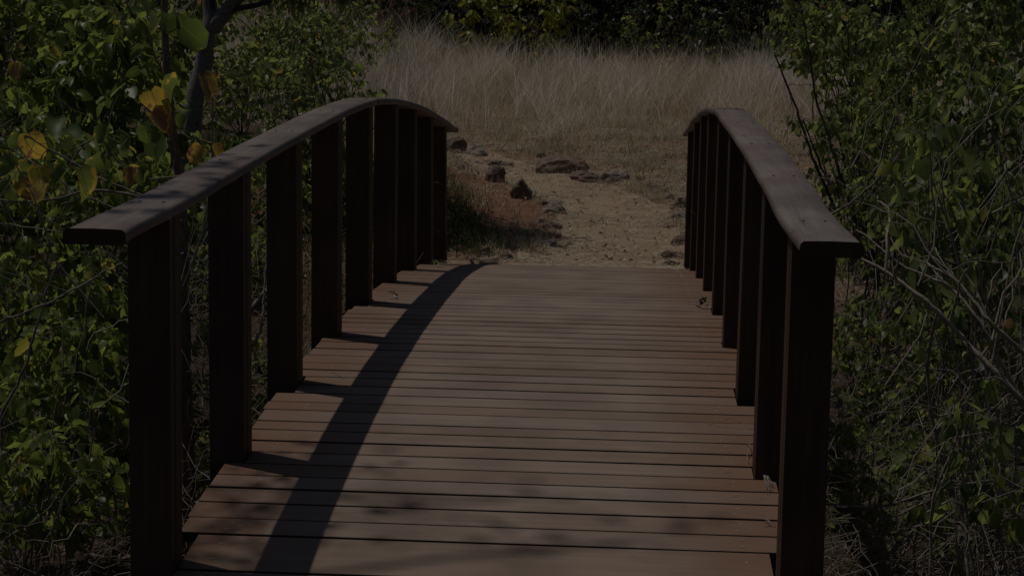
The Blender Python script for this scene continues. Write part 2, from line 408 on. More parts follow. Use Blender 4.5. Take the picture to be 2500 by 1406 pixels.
# rails
LTy = [3.6, 4.34, 4.95, 5.936, 6.923, 7.909, 8.895, 9.882, 10.868, 11.855, 12.841, 13.4]
LTz = [.74, .800, .824, .892, .950, 1.004, 1.036, 1.010, .949, .862, .752, .685]
RTz = [.73, .800, .806, .877, .937, .981, 1.014, .996, .942, .858, .749, .690]
def smooth_interp(y, Y, Z):
    # local average of a piecewise-linear profile = a smooth arc
    return float(np.mean([np.interp(y+d, Y, Z) for d in np.linspace(-.38, .38, 9)]))
def ztop(s, y): return smooth_interp(y, LTy, LTz if s < 0 else RTz)+.004
RC, RW, RH = .9625, .162, .036
for s in (-1, 1):
    for k in range(2):
        y0, y1 = ((4.34 if s < 0 else 4.45), 8.96) if k == 0 else (8.963, 13.36)
        n = 60; prof = []
        for q, (u, v) in enumerate([(-1, .25), (-.93, 0), (.93, 0), (1, .25), (1, .62), (.97, .86), (.9, 1), (0, 1.04), (-.9, 1), (-.97, .86), (-1, .62)]):
            prof.append((u*RW/2, v*RH))
        V = []; Fq = []; m = len(prof)
        for i in range(n):
            y = y0+(y1-y0)*i/(n-1); z = ztop(s, y)
            wx = .006*noise.noise(Vector((s*3, y*1.3, 0)))
            for u, v in prof: V.append((s*RC+u+wx+.0015*noise.noise(Vector((u*30, y*6, s))), y, z+v+.001*noise.noise(Vector((u*20, y*5, 3)))))
        for i in range(n-1):
            for j in range(m): Fq.append((i*m+j, i*m+(j+1) % m, (i+1)*m+(j+1) % m, (i+1)*m+j))
        Fq.append(tuple(range(m))); Fq.append(tuple((n-1)*m+j for j in range(m))[::-1])
        me = bpy.data.meshes.new('handrail'); me.from_pydata(V, [], [f[::-1] for f in Fq])
        me.polygons.foreach_set('use_smooth', [len(p.vertices) == 4 for p in me.polygons])
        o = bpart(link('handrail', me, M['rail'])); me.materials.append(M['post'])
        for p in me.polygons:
            if len(p.vertices) > 4: p.material_index = 1  # end cuts darker: end grain, plus their shade put into the colour
        o.modifiers.new('b', 'BEVEL').width = .003; o.modifiers['b'].limit_method = 'ANGLE'; o.modifiers['b'].angle_limit = 1.0
        # screw heads over each post
        for py in posty:
            if not y0 < py < y1: continue
            for du in (-.032, .035):
                x = s*RC+du+random.uniform(-.006, .006); y = py-PT/2+random.uniform(-.01, .01); z = ztop(s, y)+RH*1.04+.001
                me = bpy.data.meshes.new('screw')
                me.from_pydata([(x+q_*math.cos(q*.785), y+q_*math.sin(q*.785), z+h_) for q_, h_ in ((.0046, -.004), (.0046, .0005), (.0025, .0010)) for q in range(8)], [],
                               [(q+8*l, (q+1) % 8+8*l, (q+1) % 8+8*l+8, q+8*l+8) for l in (0, 1) for q in range(8)]+[tuple(range(16, 24))])
                sc_ = bpart(link('screw', me, M['rust'])); sc_.parent = o; sc_.matrix_parent_inverse = Matrix()
# posts: square timbers with a pair of grooves run down the inner and outer side
for s in (-1, 1):
    for i, py in enumerate(posty):
        xi = s*.9; xo = s*(.9+PW); y0, y1 = py-PT, py
        zt = ztop(s, (y0+y1)/2); zb = dz(py)-.30
        lean = {(-1, 0): .006, (-1, 8): -.02, (-1, 7): -.014, (-1, 6): -.008}.get((s, i), s*.003*((i*37) % 5-2)/2)
        cx = (xi+xo)/2; hw = PW/2
        g = .006
        side = [(-hw, y0), (hw, y0)]
        pr = [(-hw, y0), (hw, y0), (hw, y0+.045), (hw-g, y0+.049), (hw-g, y0+.055), (hw, y0+.059), (hw, y1),
              (-hw, y1), (-hw, y0+.059), (-hw+g, y0+.055), (-hw+g, y0+.049), (-hw, y0+.045)]
        V = []; m = len(pr)
        for z, dx in ((zb, 0), (zt, lean)):
            for u, y in pr:
                zz = z if z == zb else ztop(s, y)+.001
                V.append((cx+u+dx, y, zz))
        Fq = [(j, (j+1) % m, m+(j+1) % m, m+j) for j in range(m)]+[tuple(range(m))[::-1], tuple(range(m, 2*m))]
        me = bpy.data.meshes.new('post'); me.from_pydata(V, [], Fq)
        a_ = me.attributes.new('tint', 'FLOAT', 'POINT'); a_.data.foreach_set('value', [random.random()]*len(V))
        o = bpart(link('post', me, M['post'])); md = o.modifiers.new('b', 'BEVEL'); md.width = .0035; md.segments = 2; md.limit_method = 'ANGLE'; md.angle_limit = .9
# side beams under the deck, following the arch
for s in (-1, 1):
    V = []; Fq = []; n = 40
    for i in range(n):
        y = 4.1+9.2*i/(n-1); z = dz(y)-.037
        for x, zz in ((s*.80-.05, z-.24), (s*.80+.05, z-.24), (s*.80+.05, z), (s*.80-.05, z)): V.append((x, y, zz))
    for i in range(n-1):
        for j in range(4): Fq.append((i*4+j, i*4+(j+1) % 4, (i+1)*4+(j+1) % 4, (i+1)*4+j))
    Fq += [(0, 1, 2, 3), (4*n-1, 4*n-2, 4*n-3, 4*n-4)]
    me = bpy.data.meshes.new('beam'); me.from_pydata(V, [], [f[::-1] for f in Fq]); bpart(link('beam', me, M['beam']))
# sill under each end
for y in (4.02, 13.24):
    bpart(boxes('end_sill', [box8(-1.05, 1.05, y-.08, y+.12, dz(y)-.50, dz(y)-.285)], M['beam'], None, .01))

# ---------------------------------------------------------------- rocks
def rock(px, py, wpx, hpx, mt, label, depth=.8, seed=0, flat=0, peak=0):
    P = ground_hit(px, py); sc = P[1]/4140
    w = wpx*sc*1.25; h = hpx*sc*1.05
    import bmesh
    bm = bmesh.new(); bmesh.ops.create_icosphere(bm, subdivisions=4, radius=1)
    rr = random.Random(seed*13+5)
    cuts = [(Vector((rr.uniform(-1, 1), rr.uniform(-1, 1), rr.uniform(-.3, 1))).normalized(), rr.uniform(.55, .85)) for _ in range(9)]
    if flat: cuts.append((Vector((rr.uniform(-.1, .1), -.15, 1)).normalized(), .55))
    off = Vector((seed*3.1, seed*1.7, 0))
    for v in bm.verts:
        p = v.co.copy()
        for n_, d in cuts:
            e = p.dot(n_)-d
            if e > 0: p -= n_*e*.93
        p += p.normalized()*(.22*noise.noise(p*1.5+off)+.12*noise.noise(p*3.5+off)+.05*noise.noise(p*9+off))
        if peak: p.x *= 1-.45*max(0, p.z)*peak; p.y *= 1-.45*max(0, p.z)*peak
        v.co = p
    zs = max(v.co.z for v in bm.verts); xm = max(abs(v.co.x) for v in bm.verts)
    for v in bm.verts:
        v.co = Vector((v.co.x/xm*w/2, v.co.y/xm*w/2*depth, v.co.z/zs*h*.75+h*.25 if v.co.z > 0 else v.co.z*h*.8+h*.25))
    me = bpy.data.meshes.new('rock'); bm.to_mesh(me); bm.free()
    me.polygons.foreach_set('use_smooth', [False]*len(me.polygons))
    o = link('rock', me, M[mt]); o.location = (P[0], P[1]+w*depth*.35, gz(P[0], P[1]+w*depth*.35)-.015); o.rotation_euler.z = rr.uniform(-.3, .3)
    tag(o, label, 'rock', 'rocks strewn beside the path'); return o
RK = [
 (1100, 372, 62, 36, 'rock_dark', 'thick slab with a dark undercut just beyond the end of the left handrail', .9, 1, 0),
 (1159, 382, 54, 27, 'rock_grey', 'pale grey wedge of stone right of the slab at the left handrail end', .8, 0, 1),
 (1118, 412, 27, 14, 'rock_grey', 'small grey stone in the straw beside the farthest left post', .8, 0, 0),
 (1116, 378, 22, 13, 'rock_brown', 'small reddish stone squeezed between slab and pale grey wedge', .8, 0, 0),
 (1206, 408, 46, 17, 'rock_brown', 'low flat brown stone behind the mossy upright block', .8, 1, 0),
 (1210, 445, 50, 42, 'rock_dark', 'dark mossy upright block, upper of the two blocks left of the path', .8, 0, .2),
 (1272, 486, 50, 50, 'rock_dark', 'tallest upright block with pale lichen at the left edge of the path', .8, 0, 0),
 (1326, 500, 34, 14, 'rock_brown', 'low reddish stone touching the back of the pyramid shaped rock', .8, 1, 0),
 (1350, 521, 62, 34, 'rock_grey', 'pyramid shaped grey rock pointing up at the left edge of the path', .7, 0, 1),
 (1322, 387, 27, 12, 'rock_dark', 'small dark stone at the back left of the big flat boulder', .8, 0, 0),
 (1340, 396, 28, 15, 'rock_grey', 'small light grey stone against the left end of the big flat boulder', .8, 0, 0),
 (1373, 424, 112, 38, 'rock_brown', 'biggest rock, a long flat dark brown boulder behind the bend of the path', .55, 1, 0),
 (1343, 562, 50, 24, 'rock_dark', 'dark wedge shaped rock half in shade left of the path', .8, 0, 0),
 (1350, 584, 54, 18, 'rock_brown', 'flat red brown stone just below the dark shaded wedge', .8, 1, 0),
 (1336, 602, 36, 17, 'rock_grey', 'low pale stone nearest the bridge left of the path, below the red brown flat one', .8, 1, 0),
 (1186, 624, 36, 24, 'rock_brown', 'brown stone in deep shade on the left bank near the bridge end', .8, 0, 0),
 (1232, 637, 36, 23, 'rock_dark', 'dark grey stone among green grass at the far end of the deck', .8, 0, 0),
 (1200, 638, 28, 12, 'rock_grey', 'small pale stone left of the dark grey one at the deck end', .8, 1, 0),
 (1430, 447, 76, 28, 'rock_brown', 'smooth rounded brown hump right below the big flat boulder', .6, 0, 0),
 (1503, 444, 66, 26, 'rock_grey', 'grey flat topped slab at the back of the path, right of the smooth hump', .6, 1, 0),
 (1565, 441, 36, 12, 'rock_brown', 'low brown stone right of the grey flat topped slab', .7, 1, 0),
 (1614, 471, 40, 15, 'rock_brown', 'long low brown stone at the right bend of the path', .7, 1, 0),
 (1636, 486, 20, 14, 'rock_dark', 'small black stone right of the long low one at the right bend', .8, 0, 0),
 (1664, 509, 34, 28, 'rock_grey', 'upright grey block beside the farthest right post', .8, 0, 0),
 (1663, 536, 44, 20, 'rock_grey', 'pale grey slab below the upright grey block at the right post', .8, 1, 0),
 (1660, 603, 60, 28, 'rock_brown', 'wide reddish slab at the right edge of the path', .8, 1, 0),
 (1650, 634, 60, 22, 'rock_dark', 'rounded dark rock below the wide reddish slab on the right', .8, 0, 0),
 (1636, 652, 54, 18, 'rock_brown', 'dark brown rock at the right corner of the deck end', .8, 0, 0),
 (1146, 432, 34, 11, 'rock_brown', 'half buried brown stone left of the dark mossy block', .8, 1, 0),
 (1168, 402, 26, 11, 'rock_grey', 'small grey stone between the pale wedge and the low flat brown stone', .8, 0, 0),
 (1240, 408, 30, 12, 'rock_brown', 'small brown stone right of the low flat one behind the mossy block', .8, 1, 0),
 (1310, 544, 34, 14, 'rock_brown', 'reddish stone left of the dark wedge at the shaded bank', .8, 1, 0),
 (1300, 608, 36, 15, 'rock_brown', 'brown stone left of the low pale stone nearest the bridge', .8, 0, 0),
 (1150, 634, 34, 14, 'rock_dark', 'dark stone in the grass beside the farthest left post foot', .8, 0, 0),
 (1255, 566, 30, 11, 'rock_brown', 'flat stone lying in the middle of the shaded left bank', .8, 1, 0),
 (1468, 440, 30, 12, 'rock_dark', 'small dark stone filling the gap between smooth hump and grey slab', .8, 0, 0),
 (1590, 456, 28, 11, 'rock_brown', 'small brown stone between the low one and the long low one at the bend', .8, 0, 0),
 (1640, 560, 34, 14, 'rock_brown', 'brown stone above the wide reddish slab at the right path edge', .8, 0, 0),
 (1415, 512, 40, 7, 'rock_brown', 'thin flat brown stone let into the trodden path', .5, 1, 0)]
for i, (px, py, w, h, mt, lb, dp, fl, pk) in enumerate(RK): rock(px, py, w, h, mt, lb, dp, i+1, fl, pk)

# ---------------------------------------------------------------- blades of grass and straw
def blades(name, P, H, W, lean, tint, m, curl=.6, flat=False):
    n = len(P); P = np.asarray(P)
    az = rng.uniform(0, 2*math.pi, n); ld = np.stack([np.cos(az), np.sin(az), np.zeros(n)], 1)
    fa = rng.uniform(0, 2*math.pi, n); wd = np.stack([np.cos(fa), np.sin(fa), np.zeros(n)], 1)
    ts = [0, .35, .7, 1.0]; V = []
    for t in ts:
        if flat:
            c = P+ld*(H*t)[:, None]+np.cross(ld, [0, 0, 1])*(lean*H*t*t)[:, None]+np.array([0, 0, 1])*(.012+.16*lean*np.sin(t*3.1)*H)[:, None]
            wv = np.cross(ld, [0, 0, 1])
        else:
            c = P+np.array([0, 0, 1])*(H*(t-.25*lean*t*t))[:, None]+ld*(lean*H*(t*.35+curl*t*t))[:, None]
            wv = wd
        ww = W*(1-.75*t) if t < 1 else W*.1
        V.append(c-wv*ww[:, None]/2); V.append(c+wv*ww[:, None]/2)
    V = np.stack(V, 1).reshape(-1, 3); b = (np.arange(n)*8)[:, None, None]
    q = np.array([(0, 1, 3, 2), (2, 3, 5, 4), (4, 5, 7, 6)])[None]
    return link(name, tri_mesh(name, V, (q+b).reshape(-1, 4), {'tint': np.repeat(tint, 8)}), M[m])
def scatter(n, x0, x1, y0, y1, dens, seed=0):
    out = []; r = random.Random(seed)
    while len(out) < n:
        x = r.uniform(x0, x1); y = r.uniform(y0, y1)
        if r.random() < dens(x, y): out.append((x, y, gz(x, y)))
    return out
def meadow_edge(x): return 22.4+.9*noise.noise(Vector((x*.5, 3, 0)))+.5*math.sin(x)
P = scatter(80000, -9, 10, 18.6, 32.8, lambda x, y: sstep(meadow_edge(x)-4.2, meadow_edge(x)+2.5, y)*(.35+.65*sstep(-.25, .3, noise.noise(Vector((x*1.6, y*1.1, 9)))+.5*noise.noise(Vector((x*6, y*5, 2))))), 5)
PA = np.array(P); hh = np.array([sstep(meadow_edge(p[0])-2.5, 28, p[1]) for p in P])
cl = np.array([noise.noise(Vector((p[0]*1.1, p[1]*.9, 5))) for p in P])
cl2 = np.array([noise.noise(Vector((p[0]*3.2, p[1]*1.8, 15))) for p in P])
H = (.09+.42*hh*np.clip(1+.8*cl+1.1*cl2, .2, 2.2))*rng.uniform(.5, 1.2, len(P))
o = blades('dry_grass', PA, H, rng.uniform(.003, .008, len(P)), rng.uniform(.1, 1.25, len(P))*(1+.5*cl), np.clip(rng.normal(.52, .22, len(P))+.25*cl, 0, 1), 'straw')
tag(o, 'tall dry straw coloured grass in front of the dark wood', 'dry grass', kind='stuff')
P = scatter(9000, -9, 10, 22.5, 32.6, lambda x, y: sstep(meadow_edge(x)-.5, meadow_edge(x)+4, y)*sstep(-.1, .35, noise.noise(Vector((x*.9, y*.7, 3)))), 15)
o = blades('pale_stalks', np.array(P), rng.uniform(.45, 1.0, len(P)), rng.uniform(.006, .012, len(P)), rng.uniform(.0, 1.0, len(P)), np.clip(rng.normal(.92, .15, len(P)), 0, 1), 'straw')
tag(o, 'taller bleached stalks standing in the dry grass', 'dry grass', kind='stuff')
# straw lying about
P = scatter(56000, -3.5, 3.2, 13.2, 25, lambda x, y: (1-.9*bare(x, y))*(1-.55*sstep(.5, .2, abs(x-pathx(y))))*(.3+.7*sstep(-.1, .25, noise.noise(Vector((x*1.3, y*1.3, 1))))), 6)
o = blades('straw_litter', np.array(P), rng.uniform(.05, .24, len(P)), rng.uniform(.003, .008, len(P)), rng.uniform(0, .8, len(P)), np.clip(rng.normal(.5, .33, len(P)), 0, 1), 'straw', flat=True)
tag(o, 'loose straw strewn over the path and its edges', 'straw', kind='stuff')
# short sparse tufts between rocks
P = scatter(22000, -3.2, 3, 13.3, 24, lambda x, y: (1-.85*bare(x, y))*(1 if abs(x-pathx(y)) > .55 else .03)*sstep(.0, .3, noise.noise(Vector((x*2.2, y*2.2, 21)))), 8)
o = blades('dry_tufts', np.array(P), rng.uniform(.04, .17, len(P)), rng.uniform(.003, .006, len(P)), rng.uniform(.2, 1, len(P)), np.clip(rng.normal(.4, .25, len(P)), 0, 1), 'straw')
tag(o, 'short dry tufts between the rocks', 'dry grass', kind='stuff')
P = scatter(14000, -4, 2.6, 13.3, 22, lambda x, y: max(.10*sstep(-.1, .25, noise.noise(Vector((x*2.5, y*2.5, 33))))*(abs(x-pathx(y)) > .5), sstep(-.55, -1.1, x+.15*(y-15))*sstep(18.3, 16, y)), 9)
o = blades('green_grass', np.array(P), rng.uniform(.04, .2, len(P)), rng.uniform(.004, .009, len(P)), rng.uniform(.2, 1, len(P)), rng.uniform(0, 1, len(P)), 'green')
tag(o, 'green grass and weeds on the left bank and round the rocks', 'grass', kind='stuff')
P = scatter(9000, -7, 7, 9.2, 13.6, lambda x, y: (abs(x) > 1.1)*sstep(-.1, .3, noise.noise(Vector((x*1.4, y*1.4, 43)))), 19)
o = blades('gully_grass', np.array(P), rng.uniform(.06, .3, len(P)), rng.uniform(.004, .009, len(P)), rng.uniform(.2, 1, len(P)), rng.uniform(0, 1, len(P)), 'green')
tag(o, 'green grass growing down in the gully beside the bridge', 'grass', kind='stuff')
P = [(x, y, dz(y)+.002) for x, y, _ in scatter(1300, -.9, .9, 11.6, 13.35, lambda x, y: max(sstep(12.5, 13.35, y)**2, .12*sstep(.6, .9, abs(x))), 71)]
o = blades('deck_litter', np.array(P), rng.uniform(.02, .14, len(P)), rng.uniform(.002, .005, len(P)), rng.uniform(0, .5, len(P)), rng.uniform(0, 1, len(P)), 'straw', flat=True)
tag(o, 'straw bits trodden onto the far end of the deck', 'straw', kind='stuff')
# leaf litter
def litter(name, n, x0, x1, y0, y1, dens, size, seed, label):
    P = np.array(scatter(n, x0, x1, y0, y1, dens, seed)); P[:, 2] += rng.uniform(.005, .04, n)
    A = rng.normal(0, 1, (n, 3)); A[:, 2] *= .3; Nn_ = rng.normal(0, .35, (n, 3)); Nn_[:, 2] += 1
    o = link(name, leaves_mesh(name, P, A, Nn_, rng.uniform(*size, n), rng.uniform(0, 1, n), LT_TINY, .5), M['dryleaf'])
    tag(o, label, 'leaf litter', kind='stuff')
litter('leaf_litter', 9000, -7, 7, 4, 13.5, lambda x, y: 1 if abs(x) > 1 else 0, (.03, .08), 3, 'brown dead leaves on the gully floor beside the bridge')
litter('hillside_litter', 16000, -16, -3.0, 27, 46, lambda x, y: 1, (.06, .13), 4, 'rusty dead leaves over the hillside at the upper left')
litter('bank_litter', 1600, -3, 2.6, 13.4, 24, lambda x, y: .6, (.03, .07), 14, 'scattered dead leaves on the far bank')
# tangle of dead twigs on the gully sides
def tangle(name, n, x0, x1, y0, y1, hmax, seed, label, m='twig'):
    T = Tubes(3); r = random.Random(seed)
    for _ in range(n):
        x = r.uniform(x0, x1); y = r.uniform(y0, y1); z = gz(x, y)+hmax*r.random()**1.7
        L = r.uniform(.12, .6); az = r.uniform(0, 6.28); el = r.gauss(.1, .45)
        b = (x+L*math.cos(az)*math.cos(el), y+L*math.sin(az)*math.cos(el), z+L*math.sin(el))
        rd = r.uniform(.0012, .0035)
        T.add(curve((x, y, z), b, 6, r.uniform(-.2, .25), .09, r), [rd, rd*.4])
    o = T.build(name, M[m]); tag(o, label, 'dead twigs', kind='stuff')
tangle('twig_litter', 3800, -4.2, -1.1, 6.2, 12.6, .75, 1, 'tangled dead twigs low on the left of the bridge')
tangle('twig_litter', 4200, 1.15, 4.0, 6.0, 12.4, 1.0, 2, 'tangled dead twigs low on the right of the bridge')
tangle('twig_litter', 1100, 1.15, 3.6, 6.0, 10, 1.3, 12, 'pale bleached twigs caught in the right hand bushes', 'paletwig')
def free_stems(label, n, x0, x1, y0, y1, h, seed):
    T = Tubes(3); r = random.Random(seed)
    for _ in range(n):
        x = r.uniform(x0, x1); y = r.uniform(y0, y1); L = r.uniform(.5, 1.5); z = gz(x, y)+r.uniform(0, h)
        a = r.uniform(0, 6.28); e = r.uniform(.2, 1.35)
        x2 = x+L*math.cos(a)*math.cos(e)
        if abs(x2) < 1.4 or x2*x < 0: x2 = x+abs(x2-x)*(1 if x > 0 else -1)
        T.add(curve((x, y, z), (x2, y+.5*L*math.sin(a)*math.cos(e), z+L*math.sin(e)), 9, r.uniform(-.1, .15), .07, r), [r.uniform(.003, .006), .0015])
    tag(T.build('bare_stems', M['twig']), label, 'bare stems', kind='stuff')
free_stems('thin bare stems among the bushes left of the bridge', 150, -3.4, -1.5, 6.6, 10.5, 1.6, 5)
free_stems('thin bare stems among the bushes right of the bridge', 230, 1.5, 3.4, 6.4, 10.5, 2.0, 6)
tangle('twig_litter', 1500, -6, 8, 32, 34, 1.1, 5, 'dead twigs along the foot of the dark wood', 'paletwig')

# ---------------------------------------------------------------- shrubs and trees
def shrub(name, label, cat, group, base, cen, rad, nst, ntw, per, lsize, lm, tmpl, tm='twig', gap=.0, gsc=1.3, seed=1, tw_len=.55, stem_r=.012, down=.55, yel=None, low=.0, part='foliage'):
    """stems fan out from base into an ellipsoid (cen, rad); twigs carry the leaves"""
    r = random.Random(seed); root = empty(name, (base[0], base[1], gz(base[0], base[1])))
    tag(root, label, cat, group)
    T = Tubes(4); samples = []
    bz = gz(base[0], base[1])-.05
    cen = np.array(cen, float); rad = np.array(rad, float); b0 = np.array([base[0], base[1], bz])
    def inside():
        while True:
            u = np.array([r.uniform(-1, 1) for _ in range(3)]); q = np.linalg.norm(u)
            if q > 1 or q < low: continue
            if r.random() > .25+.75*q: continue
            p = cen+u*rad
            if p[2] < gz(p[0], p[1])+.05: continue
            if noise.noise(Vector(p*gsc)+Vector((seed, 0, 0))) < gap-.25: continue
            return p
    for i in range(nst):
        tgt = inside(); tgt[2] = max(tgt[2], cen[2]+rad[2]*r.uniform(-.2, .8))
        st = b0+np.array([r.gauss(0, .08), r.gauss(0, .08), 0])
        C = curve(st, tgt, 14, r.uniform(-.05, .12), .05, r); rr = stem_r*r.uniform(.5, 1.2)
        T.add(C, [rr, rr*.75, rr*.3])
        for q in range(3, 14): samples.append((C[q], rr*(1-.6*q/14)))
    S = np.array([s[0] for s in samples]); SR = [s[1] for s in samples]
    pos = []; ax = []; nr = []; sz = []
    for i in range(ntw):
        p = inside(); d = S-p; dd = np.linalg.norm(d, axis=1)+np.maximum(0, S[:, 2]-p[2])*.7
        k = int(np.argmin(dd+np.array([r.uniform(0, .12)]*1)))
        a = S[k].copy(); v = p-a; L = np.linalg.norm(v)
        if L > tw_len: a = p-v/L*tw_len*r.uniform(.8, 1.1) if r.random() < .55 else a; L = np.linalg.norm(p-a)
        C = curve(a, p, 8, r.uniform(-.05, .16), .06, r); rr = min(SR[k]*.6, .0018+.004*L)
        T.add(C, [rr, rr*.3])
        cnt = max(2, int(per*r.uniform(.6, 1.4)))
        for j in range(cnt):
            t = 1-(j/cnt)**1.1*r.uniform(.55, .95)
            q = t*7; qi = min(6, int(q)); pt = C[qi]+(C[qi+1]-C[qi])*(q-qi)
            tw = C[qi+1]-C[qi]; tw /= np.linalg.norm(tw)+1e-9
            sd = np.cross(tw, [0, 0, 1])*(1 if j % 2 else -1); sd /= np.linalg.norm(sd)+1e-9
            rv = np.array([r.gauss(0, .35) for _ in range(3)])
            a_ = sd*.7+tw*.45+rv; a_ /= np.linalg.norm(a_); a_ = a_+np.array([0, 0, -down*r.uniform(.4, 1.5)])
            s_ = lsize*(.5+1.0*r.random()**1.6)
            pe = a_/np.linalg.norm(a_)*s_*.25
            pos.append(pt+pe); ax.append(a_); nr.append(np.array([r.gauss(-.2, .75), r.gauss(-.35, .75), .55])); sz.append(s_)
    T.build('stem', M[tm], root).matrix_parent_inverse = Matrix.Translation(-root.location)
    n = len(pos); tint = rng.uniform(0, .9, n) if yel is None else np.where(rng.random(n) < yel, rng.uniform(.93, 1, n), rng.uniform(0, .9, n))
    o = link(part, leaves_mesh(part, pos, ax, nr, sz, tint, tmpl), M[lm], root); o.matrix_parent_inverse = Matrix.Translation(-root.location)
    return root
def A(px, py, Y): return tuple(at(px, py, Y))
GL = 'shrubs on the left of the bridge'; GR = 'shrubs on the right of the bridge'; GB = 'shrubs and trees along the edge of the wood'
def pxshrub(name, label, cat, group, px, py, Y, wpx, hpx, ry, bpx, **k):
    """envelope given by where it stands and how big it is seen there"""
    c = A(px, py, Y); s = Y/4140; b = A(bpx, 700, Y)
    return shrub(name, label, cat, group, (b[0], b[1]), c, (wpx*s/2, ry, hpx*s/2), **k)
# left side: each mass stands a little farther and a little higher than the one before
H_ = LT_HEART; O_ = LT_OVAL
for px, py, Y, w, h, ry, bpx, nst, ntw, per, ls, lm, tm, tmpl, seed, label, nm in (
 (60, 1180, 6.9, 560, 330, .35, 60, 9, 170, 6, .055, 'leafA', 'twig', H_, 3, 'leafy green mass low in the bottom left corner of the view', 'broadleaf_shrub'),
 (170, 960, 7.6, 480, 420, .38, 150, 10, 230, 6, .062, 'leafA', 'twig', H_, 2, 'leafy green shrub against the lower outer side of the nearest left post', 'broadleaf_shrub'),
 (40, 740, 8.3, 560, 430, .4, 30, 10, 250, 6, .066, 'leafA', 'twig', H_, 22, 'green shrub at the left edge just under the end of the left handrail', 'broadleaf_shrub'),
 (230, 520, 9.2, 560, 440, .45, 240, 11, 240, 6, .068, 'leafA', 'twig', H_, 23, 'green shrub right behind the cluster of big yellowing leaves', 'broadleaf_shrub'),
 (20, 420, 10.0, 460, 480, .45, 0, 10, 220, 6, .075, 'leafA', 'darktwig', H_, 24, 'green shrub at the left edge behind the lowest yellow leaves', 'broadleaf_shrub'),
 (260, 250, 10.6, 460, 470, .5, 260, 11, 260, 6, .085, 'leafA', 'darktwig', H_, 25, 'bright yellow green shrub with large hanging leaves left of the grey trunk', 'broadleaf_shrub'),
 (60, 110, 12.5, 540, 420, .6, 40, 11, 250, 7, .09, 'leafA', 'darktwig', H_, 26, 'green shrub in the top left corner of the view', 'broadleaf_shrub'),
 (60, 60, 17, 620, 420, .8, 60, 12, 300, 7, .11, 'leafB', 'darktwig', H_, 44, 'dark shrub closing the gap behind the top left corner', 'broadleaf_shrub'),
 (330, 60, 19, 520, 420, .9, 330, 12, 300, 7, .105, 'leafB', 'darktwig', H_, 4, 'dark green shrub far behind the grey trunk at the top', 'broadleaf_shrub'),
 (610, 250, 16.8, 330, 330, .6, 600, 11, 170, 7, .07, 'leafC', 'darktwig', O_, 5, 'open small leaved shrub just right of the grey trunk', 'small_leaved_shrub'),
 (760, 290, 15.0, 300, 260, .5, 750, 11, 130, 7, .055, 'leafC', 'darktwig', O_, 27, 'low small leaved shrub right above the middle of the left handrail', 'small_leaved_shrub'),
 (800, 150, 19.5, 330, 300, .7, 800, 12, 170, 7, .08, 'leafC', 'darktwig', O_, 6, 'thin small leaved shrub reaching over the left end of the grass', 'small_leaved_shrub'),
 (640, 100, 24, 460, 300, .9, 650, 12, 300, 7, .10, 'leafC', 'darktwig', O_, 28, 'yellow green bush in front of the rusty hillside', 'small_leaved_shrub'),
 (560, 480, 13.6, 400, 320, .5, 560, 12, 260, 6, .055, 'leafB', 'darktwig', H_, 7, 'shaded green thicket under the left handrail by the second post', 'vine_thicket'),
 (800, 480, 14.2, 330, 420, .5, 800, 12, 260, 6, .055, 'leafA', 'darktwig', H_, 29, 'leafy green thicket in the gaps between the fourth and fifth left posts', 'vine_thicket'),
 (640, 720, 12.4, 420, 360, .45, 640, 11, 200, 5, .055, 'leafA', 'twig', H_, 30, 'vine with yellow green leaves behind the third left post', 'vine_thicket'),
 (520, 930, 10.6, 420, 340, .4, 520, 9, 150, 5, .05, 'leafA', 'twig', H_, 8, 'sparse vine low behind the nearest two left posts', 'vine_thicket'),
 (660, 980, 11.6, 300, 260, .4, 660, 9, 130, 6, .045, 'leafC', 'twig', O_, 31, 'green weeds behind the foot of the third left post', 'low_weed'),
 (470, 1200, 9.4, 420, 300, .5, 460, 9, 190, 6, .045, 'leafC', 'twig', O_, 9, 'green weeds on the ground between the nearest two left posts', 'low_weed')):
    pxshrub(nm, label, {'low_weed': 'weed', 'vine_thicket': 'vine'}.get(nm, 'shrub'), GL, px, py, Y, w, h, ry, bpx, nst=nst, ntw=ntw, per=per, lsize=ls, lm=lm, tmpl=tmpl, seed=seed, gap=.05,
            yel=.035, stem_r=.0085, tm=tm, down=.9)
